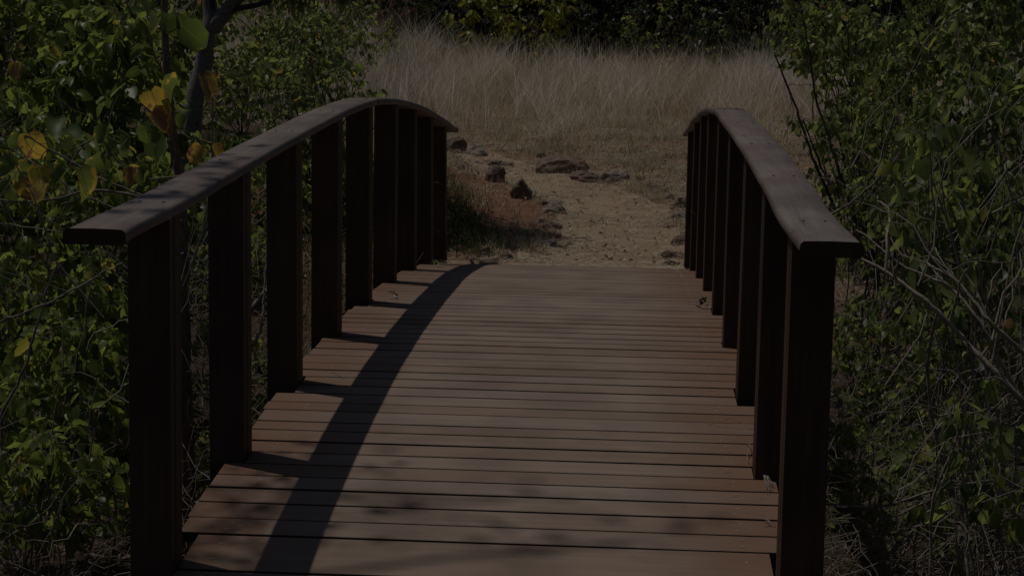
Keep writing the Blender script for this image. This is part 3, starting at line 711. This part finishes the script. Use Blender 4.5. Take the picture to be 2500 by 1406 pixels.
# right side
for px, py, Y, w, h, ry, bpx, nst, ntw, per, ls, lm, tm, tmpl, seed, label, nm in (
 (2420, 1120, 6.3, 300, 440, .3, 2440, 7, 46, 4, .07, 'leafB', 'twig', O_, 17, 'sparse hanging dark leaves in the bottom right corner', 'vine_thicket'),
 (2330, 1180, 7.4, 420, 380, .4, 2330, 8, 150, 6, .044, 'leafB', 'twig', H_, 41, 'leafy low shrub at the bottom between post and hanging dark leaves', 'broadleaf_shrub'),
 (2140, 1120, 8.4, 340, 420, .4, 2150, 8, 260, 6, .038, 'leafB', 'twig', H_, 32, 'small leaved creeper low beside the foot of the nearest right post', 'vine_thicket'),
 (2180, 850, 8.9, 380, 340, .45, 2200, 10, 260, 6, .040, 'leafB', 'twig', H_, 16, 'green creeper among dead twigs at mid height of the nearest right post', 'vine_thicket'),
 (2400, 820, 8.2, 340, 420, .4, 2420, 9, 150, 5, .05, 'leafB', 'twig', H_, 33, 'green shrub among bleached boughs at the right edge', 'broadleaf_shrub'),
 (2330, 500, 6.9, 420, 460, .35, 2480, 8, 62, 5, .072, 'leafB', 'twig', H_, 15, 'vine of large drooping leaves, the nearest foliage at the right', 'vine_thicket'),
 (2420, 600, 8.6, 400, 420, .45, 2420, 11, 250, 7, .056, 'leafB', 'twig', H_, 12, 'dense green shrub at the right edge above the bleached boughs', 'broadleaf_shrub'),
 (2180, 600, 9.6, 380, 380, .45, 2180, 11, 260, 7, .048, 'leafB', 'twig', O_, 34, 'leafy green shrub directly right of the right handrail end', 'broadleaf_shrub'),
 (2420, 350, 9.8, 420, 420, .5, 2420, 12, 280, 7, .064, 'leafB', 'twig', H_, 35, 'tall green shrub at the right edge, upper half of the view', 'broadleaf_shrub'),
 (2130, 390, 11.0, 360, 380, .5, 2160, 16, 270, 7, .052, 'leafB', 'darktwig', O_, 13, 'green shrub with upright dark stems leaning over the right handrail', 'broadleaf_shrub'),
 (2270, 210, 11.8, 420, 400, .55, 2280, 12, 290, 7, .066, 'leafB', 'twig', O_, 36, 'dense green shrub between the leaning stems and the right edge', 'broadleaf_shrub'),
 (2050, 190, 13.2, 330, 400, .55, 2120, 14, 260, 7, .055, 'leafB', 'darktwig', O_, 37, 'small leaved shrub standing in front of the right end of the grass', 'small_leaved_shrub'),
 (2000, 30, 15.5, 330, 300, .6, 2100, 12, 240, 7, .065, 'leafB', 'darktwig', O_, 14, 'small leaved shrub reaching left over the dry grass at the top', 'small_leaved_shrub'),
 (2270, 20, 14.5, 460, 380, .7, 2270, 12, 330, 7, .075, 'leafB', 'twig', O_, 38, 'green shrub at the top, right of the one reaching over the grass', 'small_leaved_shrub'),
 (2480, 60, 13.6, 340, 460, .7, 2480, 12, 260, 7, .08, 'leafB', 'twig', H_, 18, 'dark backing shrub in the top right corner', 'broadleaf_shrub'),
 (2180, 620, 13.5, 560, 520, .5, 2200, 10, 260, 7, .06, 'leafB', 'darktwig', O_, 39, 'shaded shrub low behind the leaning stems right of the handrail', 'broadleaf_shrub')):
    pxshrub(nm, label, 'vine' if nm == 'vine_thicket' else 'shrub', GR, px, py, Y, w, h, ry, bpx, nst=nst, ntw=int(ntw*.85), per=per, lsize=ls, lm=lm, tmpl=tmpl, seed=seed, gap=.03,
            yel=.03, stem_r=.0085, tm=tm, down=1.2 if Y > 7 else 1.8)
# leaning dark stems in the right hand shrub

# ----- trees
def tree(name, label, cat, group, pts, rads, crown_blobs, lsize, lm, trunk_m, seed, extra=None, tmpl=LT_TINY, per=26, sides=9, yel=.03, limb=.03):
    r = random.Random(seed); root = empty(name, tuple(pts[0])); tag(root, label, cat, group)
    inv = Matrix.Translation(-root.location)
    T = Tubes(sides)
    P = np.array(pts, float); t = np.linspace(0, 1, 24); s = np.linspace(0, 1, len(P))
    C = np.stack([np.interp(t, s, P[:, d]) for d in range(3)], 1)
    C[1:-1] = (C[:-2]+C[1:-1]*2+C[2:])/4
    C += np.array([[.012*math.sin(q*1.3+seed), .012*math.sin(q*.9), 0] for q in range(24)])
    T.add(C, rads)
    for e in extra or []: T.add(curve(e[0], e[1], 12, .03, .03, r), e[2])
    pos = []; ax = []; nr = []; sz = []; B = Tubes(4)
    for (c, R, n) in crown_blobs:
        c = np.array(c); R = np.array(R)
        k = r.randint(12, 23); limbp = curve(C[k], c, 9, .08, .05, r); B.add(limbp, [limb, limb*.4])
        for i in range(n):
            u = np.array([r.gauss(0, 1) for _ in range(3)]); u /= np.linalg.norm(u); q = c+u*R*r.uniform(.3, 1)
            if q[2] < gz(q[0], q[1])+.1: continue
            B.add(curve(limbp[r.randint(4, 8)], q, 5, .05, .06, r), [limb*.25, limb*.1])
            nl = int(per*r.uniform(.5, 1.4)); w = np.array([.30, .30, .20])*min(1.6, max(R)*.6)
            for j in range(nl):
                p = q+np.array([r.gauss(0, 1) for _ in range(3)])*w*.8
                a_ = np.array([r.gauss(0, .6), r.gauss(0, .6), r.gauss(-.5, .4)])
                pos.append(p); ax.append(a_); nr.append((r.gauss(0, .5), r.gauss(0, .5), 1)); sz.append(lsize*r.uniform(.6, 1.3))
    T.build('trunk', M[trunk_m], root).matrix_parent_inverse = inv
    if pos:
        n = len(pos); tint = np.where(rng.random(n) < yel, rng.uniform(.93, 1, n), rng.uniform(0, .9, n))
        B.build('branch', M['darktwig'], root).matrix_parent_inverse = inv
        link('crown', leaves_mesh('crown', pos, ax, nr, sz, tint, tmpl), M[lm], root).matrix_parent_inverse = inv
    return root
# grey tree at the left, forked at the top of the picture; its crown stands above the frame
YG = 15.2
g0 = A(455, 470, YG); gp = [(g0[0]-.02, YG, gz(g0[0], YG)-.1), A(462, 340, YG), A(483, 210, YG), A(508, 90, YG), A(512, 30, YG)]
top = A(505, -500, YG); gp += [A(508, -150, YG), top]
ff = A(520, 70, YG)
sp = lambda h: np.array([0.35*h/1.03*1.0, -.15*h/1.03, 0])
tree('grey_tree', 'slender grey barked tree forking at the top left, right of the yellow leaves', 'tree', None, gp, [.105, .092, .082, .07, .05, .03],
     [((-2.9, 16.3, 5.0), (.8, .8, .5), 44), ((-2.45, 15.5, 4.4), (.6, .8, .4), 44), ((-3.6, 15.3, 5.5), (.7, .8, .5), 20), ((-2.9, 14.6, 4.5), (.6, .6, .4), 34), ((-2.15, 15.7, 4.6), (.5, .7, .3), 44), ((-2.5, 14.9, 4.6), (.5, .5, .3), 30),
      (tuple(A(690, -30, 14.6)), (.42, .3, .17), 10), (tuple(A(800, -50, 14.9)), (.4, .3, .15), 8)],
     .10, 'leafB', 'greybark', 21, extra=[(ff, A(600, -20, YG-.1), [.075, .055]), (A(597, -15, YG-.1), (-3.2, YG+.4, 4.6), [.055, .02])], tmpl=LT_OVAL, per=14)
# yellow-leaved sapling close to the rail
YS = 8.4
root = empty('yellow_leaved_sapling', (0, 0, 0))
bp = A(462, 1150, YS); root.location = (bp[0], bp[1], gz(bp[0], bp[1])); inv = Matrix.Translation(-root.location)
tag(root, 'thin knobbly sapling with big yellowing heart shaped leaves behind the near left handrail', 'sapling')
T = Tubes(7); S_ = [(462, 1500), (458, 1150), (448, 850), (446, 600), (440, 420), (418, 325), (408, 190), (400, 60), (398, -260)]
pp = np.array([A(x, y, YS) for x, y in S_]); t = np.linspace(0, 1, 40); C = np.stack([np.interp(t, np.linspace(0, 1, len(pp)), pp[:, d]) for d in range(3)], 1)
C[1:-1] = (C[:-2]+2*C[1:-1]+C[2:])/4; C += rng.normal(0, .003, C.shape)
T.add(C, [.046, .038, .032, .027, .023, .019, .014]); T.build('trunk', M['brownbark'], root).matrix_parent_inverse = inv
brs = [([(440, 540), (400, 500), (330, 470), (250, 440), (130, 370), (60, 330)], 6.6, .008), ([(425, 500), (330, 480), (230, 460), (120, 490), (40, 495), (-40, 480)], 6.35, .008),
       ([(440, 430), (360, 440), (290, 400), (240, 330), (190, 360)], 6.5, .006), ([(447, 700), (500, 560), (515, 470), (518, 380), (520, 250), (512, 225)], 6.7, .006),
       ([(440, 600), (380, 560), (300, 520), (215, 480), (150, 500)], 6.5, .007), ([(408, 200), (370, 120), (360, 30), (350, -60)], 6.9, .006), ([(404, 150), (440, 80), (470, 40), (480, -20)], 6.85, .005),
       ([(430, 380), (420, 330), (410, 300), (400, 270)], 6.6, .006), ([(450, 620), (380, 640), (310, 600), (240, 580), (100, 560), (0, 545)], 6.4, .006)]
B = Tubes(5); bsam = []
for pts, Y, rd in brs:
    Y += 1.35
    pp = np.array([A(x, y, Y+.25*(1-i/(len(pts)-1))) for i, (x, y) in enumerate(pts)]); t = np.linspace(0, 1, 20)
    Cc = np.stack([np.interp(t, np.linspace(0, 1, len(pp)), pp[:, d]) for d in range(3)], 1); Cc[1:-1] = (Cc[:-2]+2*Cc[1:-1]+Cc[2:])/4
    Cc += rng.normal(0, .002, Cc.shape); B.add(Cc, [rd, rd*.55]); bsam.append(Cc[3:])
# leaves: (px, py, span px, tint)
LV = [(85, 358, 76, .84), (140, 315, 62, .15), (180, 330, 50, .1), (55, 425, 62, .62), (100, 440, 70, .78), (95, 470, 60, .95), (205, 450, 82, .7), (235, 400, 58, .3), (275, 365, 48, .15),
      (320, 430, 44, .98), (410, 225, 88, .4), (385, 250, 70, .85), (392, 300, 72, .99), (505, 212, 66, .95), (380, 360, 66, .05), (395, 380, 60, .1), (15, 420, 55, .55), (25, 390, 44, .1),
      (60, 462, 50, .9), (345, 435, 46, .15), (360, 430, 50, .35), (370, 320, 56, .1), (355, 330, 46, .1), (420, 60, 62, .25), (445, 75, 78, .2), (475, 90, 80, .25), (355, 10, 60, .5), (375, 62, 44, .55),
      (480, 378, 52, .9), (535, 365, 34, .9), (450, 300, 45, .2), (165, 360, 44, .6), (300, 350, 40, .1), (40, 175, 46, .97), (260, 450, 40, .4), (150, 430, 50, .3), (10, 470, 50, .2), (250, 330, 46, .1), (35, 345, 40, .2)]
pos = []; ax = []; nr = []; sz = []; tn = []
r = random.Random(5)
for (x, y, w, t_) in LV:
    Y = r.uniform(7.6, 8.2); c = np.array(A(x, y, Y)); s_ = w*1.0*Y/4140
    a_ = np.array([r.uniform(-.7, .7), r.uniform(-.3, .3), -r.uniform(.25, 1.0)]); a_ /= np.linalg.norm(a_)
    p0 = c-a_*s_*.45
    pos.append(p0); ax.append(a_); nr.append((r.gauss(.0, .5), -1.0+r.gauss(0, .4), .6+r.gauss(0, .4))); sz.append(s_); tn.append(t_)
    BS = np.concatenate(bsam); q = BS[int(np.argmin(np.linalg.norm(BS-p0, axis=1)))]; B.add(curve(q, p0, 6, -.05, .02, r), [.0016, .0012])
B.build('branch', M['twig'], root).matrix_parent_inverse = inv
link('foliage', leaves_mesh('foliage', pos, ax, nr, sz, np.array(tn), LT_BIG, .45, .35), M['leafS'], root).matrix_parent_inverse = inv
# roadside tree on the near left bank whose boughs reach over the near end of the bridge (above the picture)
tree('overhanging_tree', 'tree left of the bridge, boughs over its near end, seen by the shade it casts', 'tree', None,
     [(-4.3, 5.2, gz(-4.3, 5.2)-.1), (-4.2, 5.3, 2), (-4.1, 5.6, 5.6), (-3.9, 6.2, 9.3)], [.16, .13, .1, .05],
     [((-3.35, 6.95, 9.6), (.75, .55, .3), 11), ((-2.9, 6.6, 9.4), (.6, .3, .3), 7), ((-3.1, 6.2, 6.6), (.26, 1.1, .25), 46), ((-3.5, 6.1, 9.2), (.5, .3, .15), 4)],
     .085, 'leafB', 'brownbark', 31, tmpl=LT_OVAL, per=3, limb=.022)
# bleached dead boughs at the right
def bough(label, pts, Y, rd, seed, subs=5, cat='dead branch', name='dead_branch', m='paletwig'):
    r = random.Random(seed); T = Tubes(7)
    pp = np.array([A(x, y, Y+dy) for x, y, dy in pts]); t = np.linspace(0, 1, 28)
    C = np.stack([np.interp(t, np.linspace(0, 1, len(pp)), pp[:, d]) for d in range(3)], 1); C[1:-1] = (C[:-2]+2*C[1:-1]+C[2:])/4
    C += rng.normal(0, .0025, C.shape); T.add(C, rd)
    for i in range(subs):
        k = r.randint(3, 24); a = C[k]; d = (C[k]-C[k-2]); d /= np.linalg.norm(d)
        e = a-d*r.uniform(.1, .35)+np.array([r.uniform(-.3, .3), r.uniform(-.2, .2), r.uniform(-.05, .35)])
        T.add(curve(a, e, 8, .1, .08, r), [rd[-1]*.5, .0015])
    o = T.build(name, M[m]); tag(o, label, cat, 'bleached dead boughs right of the bridge'); return o
bough('long bleached bough slanting down from under the right handrail end towards the right edge', [(2040, 595, .2), (2150, 655, .1), (2260, 730, 0), (2330, 805, 0), (2420, 900, -.1), (2560, 1040, -.1)], 6.3, [.004, .008, .011, .013], 1)
bough('thinner bleached bough above and right of the long one, crossing it', [(2090, 560, .3), (2200, 650, .2), (2320, 700, .1), (2400, 790, 0), (2440, 880, 0), (2540, 1060, 0)], 6.5, [.004, .006, .008], 2)
bough('dark grey bough running down to the right edge at half height', [(2260, 640, .2), (2340, 690, .1), (2420, 790, 0), (2540, 900, 0)], 6.2, [.005, .007, .009], 3, 4, m='twig')
bough('crooked pale bough rising between hanging leaves at the far right', [(2430, 1180, .2), (2400, 1050, .1), (2410, 960, 0), (2470, 620, 0), (2520, 480, 0)], 6.4, [.003, .004, .0035], 4, 4)
bough('slim pale bough curving low across the bottom right', [(2000, 1230, .3), (2150, 1240, .2), (2300, 1190, .1), (2420, 1170, 0), (2540, 1200, 0)], 6.5, [.004, .006, .007], 5, 5, m='twig')
bough('thin pale branch rising from the right handrail through the leaves', [(2020, 530, .2), (2100, 480, .2), (2180, 400, .1), (2230, 330, 0)], 6.9, [.006, .005, .003], 6, 3)
for k_, (lb_, pts_) in enumerate((('leftmost long dark stem leaning left out of the right shrub', [(2060, 560, 0), (1990, 400, 0), (1930, 230, .1), (1890, 130, .1)]),
   ('tall dark stem right of the leftmost leaning one', [(2110, 600, 0), (2050, 420, 0), (1990, 240, .1), (1965, 60, .1)]),
   ('dark stem crossing behind the right handrail among green leaves', [(2180, 640, 0), (2060, 500, 0), (2010, 420, .1), (1960, 290, .1)]))):
    bough(lb_, pts_, 9.9, [.010, .008, .004], 30+k_, 6, 'bush stem', 'bush_stem', 'darktwig')
bough('dead stems standing between the second and third left posts', [(610, 760, 0), (660, 690, .1), (690, 560, .2), (700, 420, .3)], 9.4, [.014, .010, .006], 7, 7, m='twig')
bough('pale broken stick leaning behind the third left post', [(590, 900, 0), (640, 800, 0), (655, 560, .1)], 8.2, [.009, .006], 8, 4)
bough('bare twig arching over the bottom left corner', [(-40, 800, 0), (120, 740, 0), (300, 640, .1)], 6.6, [.006, .003], 9, 5, m='twig')
bough('grey stick rising along the left edge of the view', [(-30, 1080, 0), (60, 900, 0), (110, 720, 0), (140, 640, 0)], 6.8, [.007, .003], 10, 5, m='twig')

# ----- the wood behind the meadow
wdy = -1.9
bsh = [  # px, py, Y, wpx, hpx, ry, label
 (1250, 50, 34.0, 330, 290, .9, 'sunlit bush of drooping yellow green leaves above the middle of the grass', 'leafE', 150, .13),
 (1000, 70, 35.5, 300, 260, .9, 'dark bush left of the drooping yellow green one', 'leafD', 110, .12),
 (1480, 60, 35.2, 320, 280, 1.0, 'dark bush with a few yellow leaves right of the drooping one', 'leafD', 90, .12),
 (1660, 90, 34.8, 340, 240, .9, 'low greyish bush where the grass is tallest', 'leafC', 100, .09),
 (1830, 60, 34.0, 300, 260, .9, 'dark low bush behind the small leaved shrub at the right', 'leafD', 110, .11),
 (880, 130, 30.0, 220, 260, .7, 'green bush at the left end of the dry grass', 'leafC', 110, .10),
 (900, 40, 33.0, 260, 240, .8, 'rusty brown leaved bush on the hillside at the upper left', 'leafF', 120, .11),
 (720, 80, 27.0, 420, 380, 1.0, 'yellow green bush behind the grey trunk', 'leafC', 150, .10)]
for i, (px, py, Y, w, h, ry, lb, lm, ntw, ls) in enumerate(bsh):
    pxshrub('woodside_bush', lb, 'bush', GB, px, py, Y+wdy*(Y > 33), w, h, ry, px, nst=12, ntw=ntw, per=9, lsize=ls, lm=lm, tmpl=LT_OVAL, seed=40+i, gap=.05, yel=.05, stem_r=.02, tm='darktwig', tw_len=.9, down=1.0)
for i, (x, y, lb) in enumerate(((-7.5, 35.4, 'under the leftmost trees'), (-4.4, 35.2, 'behind the rusty leaved bush'), (-1.4, 35.6, 'in the black gap left of the drooping bush'), (1.3, 35.4, 'right behind the drooping yellow green bush'), (3.6, 35.2, 'above the tallest grass'), (6.0, 35.5, 'behind the right end of the grass'), (9, 35.6, 'under the rightmost trees'))):
    g = gz(x, y)
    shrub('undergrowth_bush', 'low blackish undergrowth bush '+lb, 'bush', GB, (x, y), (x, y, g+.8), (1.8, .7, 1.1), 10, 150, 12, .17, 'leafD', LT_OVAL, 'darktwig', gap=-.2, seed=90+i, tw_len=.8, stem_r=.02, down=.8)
wt = [(-15, 41, 'leftmost'), (-10.5, 40, 'second from the left'), (-6.3, 38.6, 'third from the left'), (-2.6, 38.4, 'fourth from the left'), (.9, 38.2, 'fifth from the left'), (4.4, 38.6, 'sixth from the left'), (8.2, 39.2, 'second from the right'), (12.5, 40, 'rightmost')]
for i, (x, y, w) in enumerate(wt):
    g = gz(x, y)
    tree('dark_tree', f'dark leafy tree just beyond the dry grass, {w} of its row', 'tree', GB, [(x, y, g-.2), (x+.1, y, g+1.2), (x-.1, y, g+2.8), (x, y+.1, g+4.6)], [.16, .13, .1, .05],
         [((x-1.3, y-.6, g+1.6), (1.5, 1.0, 1.2), 26), ((x+1.3, y-.5, g+1.7), (1.5, 1.0, 1.2), 26), ((x, y-1.5, g+3.9), (2.0, 1.3, 1.0), 30), ((x, y+.8, g+4.6), (2.2, 1.5, 1.3), 30), ((x-.2, y+1.5, g+1.6), (2, 1, 1.4), 24), ((x+.3, y-2.6, g+4.4), (1.8, 1.4, .6), 34)],
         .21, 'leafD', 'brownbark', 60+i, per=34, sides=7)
# second rank closing the wood
for i, (x, w) in enumerate(((-13, 'far left'), (-7, 'left'), (-1, 'middle'), (5, 'right'), (11, 'far right'))):
    y = 44.5; g = gz(x, y)
    tree('dark_tree', f'tall dark tree in the back rank of the wood, {w}', 'tree', GB, [(x, y, g-.2), (x, y, g+2), (x, y, g+6.5)], [.2, .16, .06],
         [((x-1.8, y, g+1.2), (2.2, 1.2, 1.6), 34), ((x+1.8, y, g+1.3), (2.2, 1.2, 1.6), 34), ((x-1.5, y, g+4.2), (2.4, 1.6, 1.8), 34), ((x+1.5, y, g+4.6), (2.4, 1.6, 1.8), 34)],
         .22, 'leafD', 'brownbark', 80+i, per=34, sides=7)

# ---------------------------------------------------------------- small things lying on the deck
def deck_at(px, py):
    d = ray(px, py); t = 3.0
    while t < 16:
        P = CAM+d*t
        if P[2] <= dz(P[1])+.003: return np.array([P[0], P[1], dz(P[1])+.003])
        t += .004
def deck_leaf(px, py, size, label, m, name='fallen_leaf', n=1, tint=.5, cat='leaf'):
    c = deck_at(px, py); p = [c+np.array([random.uniform(-1, 1)*.02*(n > 1), random.uniform(-1, 1)*.02*(n > 1), .004+.006*i]) for i in range(n)]
    a = [(random.uniform(-1, 1), random.uniform(-1, 1), random.uniform(0, .5)) for _ in range(n)]
    o = link(name, leaves_mesh(name, p, a, [(random.uniform(-.5, .5), -.6, 1)]*n, [size]*n, np.array([tint]*n), LT_OVAL, .9, -.6), M[m]); tag(o, label, cat)
deck_leaf(964, 728, .045, 'pair of small curled grey leaves on the boards beside the fifth left post', 'dryleaf', n=3, tint=.9)
deck_leaf(1155, 652, .06, 'pale curled leaf at the far edge of the deck in the handrail shadow', 'dryleaf', tint=.95)
deck_leaf(1068, 650, .06, 'green sprig on the far left corner of the deck', 'leafA', 'green_sprig', 4, .4, 'sprig')
deck_leaf(1714, 752, .035, 'dark crumpled leaf clump on the boards near the right posts', 'dryleaf', 'leaf_clump', 7, .02, 'leaf clump')
def deck_strands(label, specs, m, name, cat):
    T = Tubes(4)
    for pts, rd in specs:
        C = np.array([deck_at(x, y)+np.array([0, 0, .004+h]) for x, y, h in pts]); t = np.linspace(0, 1, 16)
        C = np.stack([np.interp(t, np.linspace(0, 1, len(C)), C[:, d]) for d in range(3)], 1); C[1:-1] = (C[:-2]+2*C[1:-1]+C[2:])/4
        T.add(C, [rd, rd*.6])
    o = T.build(name, M[m]); tag(o, label, cat)
deck_strands('short curled pale tendril on the left boards in front of the fourth post', [([(808, 908, 0), (822, 912, .004), (830, 918, .002), (838, 924, 0)], .0018)], 'paletwig', 'tendril', 'tendril')
deck_strands('looping pale vine tendril beside the second right post', [([(1823, 1085, 0), (1834, 1100, .02), (1822, 1120, .01), (1826, 1133, 0), (1845, 1136, 0), (1850, 1122, .01), (1838, 1112, .01)], .0016)], 'paletwig', 'tendril', 'tendril')
r = random.Random(9)
deck_strands('wisp of dry straw and rootlets at the foot of the nearest right post', [([(1858+r.uniform(-4, 10), 1152+r.uniform(-3, 5), .01), (1870+r.uniform(-6, 8), 1172, .012), (1880+r.uniform(-14, 12), 1192+r.uniform(-4, 14), 0)], .0013) for _ in range(16)], 'paletwig', 'straw_wisp', 'straw')
deck_strands('tiny tuft of dry fibres on the lowest right boards', [([(1870+r.uniform(-10, 5), 1275+r.uniform(-4, 8), .005), (1880, 1282, .008), (1893, 1284+r.uniform(-8, 8), 0)], .0012) for _ in range(5)], 'paletwig', 'straw_wisp', 'straw')

# ---------------------------------------------------------------- light
sd = Vector((.36, -.15, -1.03)).normalized()
sl = bpy.data.lights.new('sun', 'SUN'); sl.energy = 4.2; sl.angle = math.radians(.53); sl.color = (1, .95, .87)
so = bpy.data.objects.new('sun', sl); col.objects.link(so); so.rotation_euler = sd.to_track_quat('-Z', 'Y').to_euler()
w = bpy.data.worlds.new('World'); scene.world = w; w.use_nodes = True; nt = w.node_tree
sky = nt.nodes.new('ShaderNodeTexSky'); sky.sky_type = 'NISHITA'; sky.sun_disc = False
sky.sun_elevation = math.asin(-sd.z); sky.sun_rotation = math.atan2(-sd.x, -sd.y)
nt.links.new(sky.outputs[0], nt.nodes['Background'].inputs[0]); nt.nodes['Background'].inputs[1].default_value = .06
scene.view_settings.view_transform = 'Standard'; scene.view_settings.look = 'None'; scene.view_settings.gamma = 1
scene.view_settings.exposure = -2.05
scene.cycles.max_bounces = 5; scene.cycles.transparent_max_bounces = 4
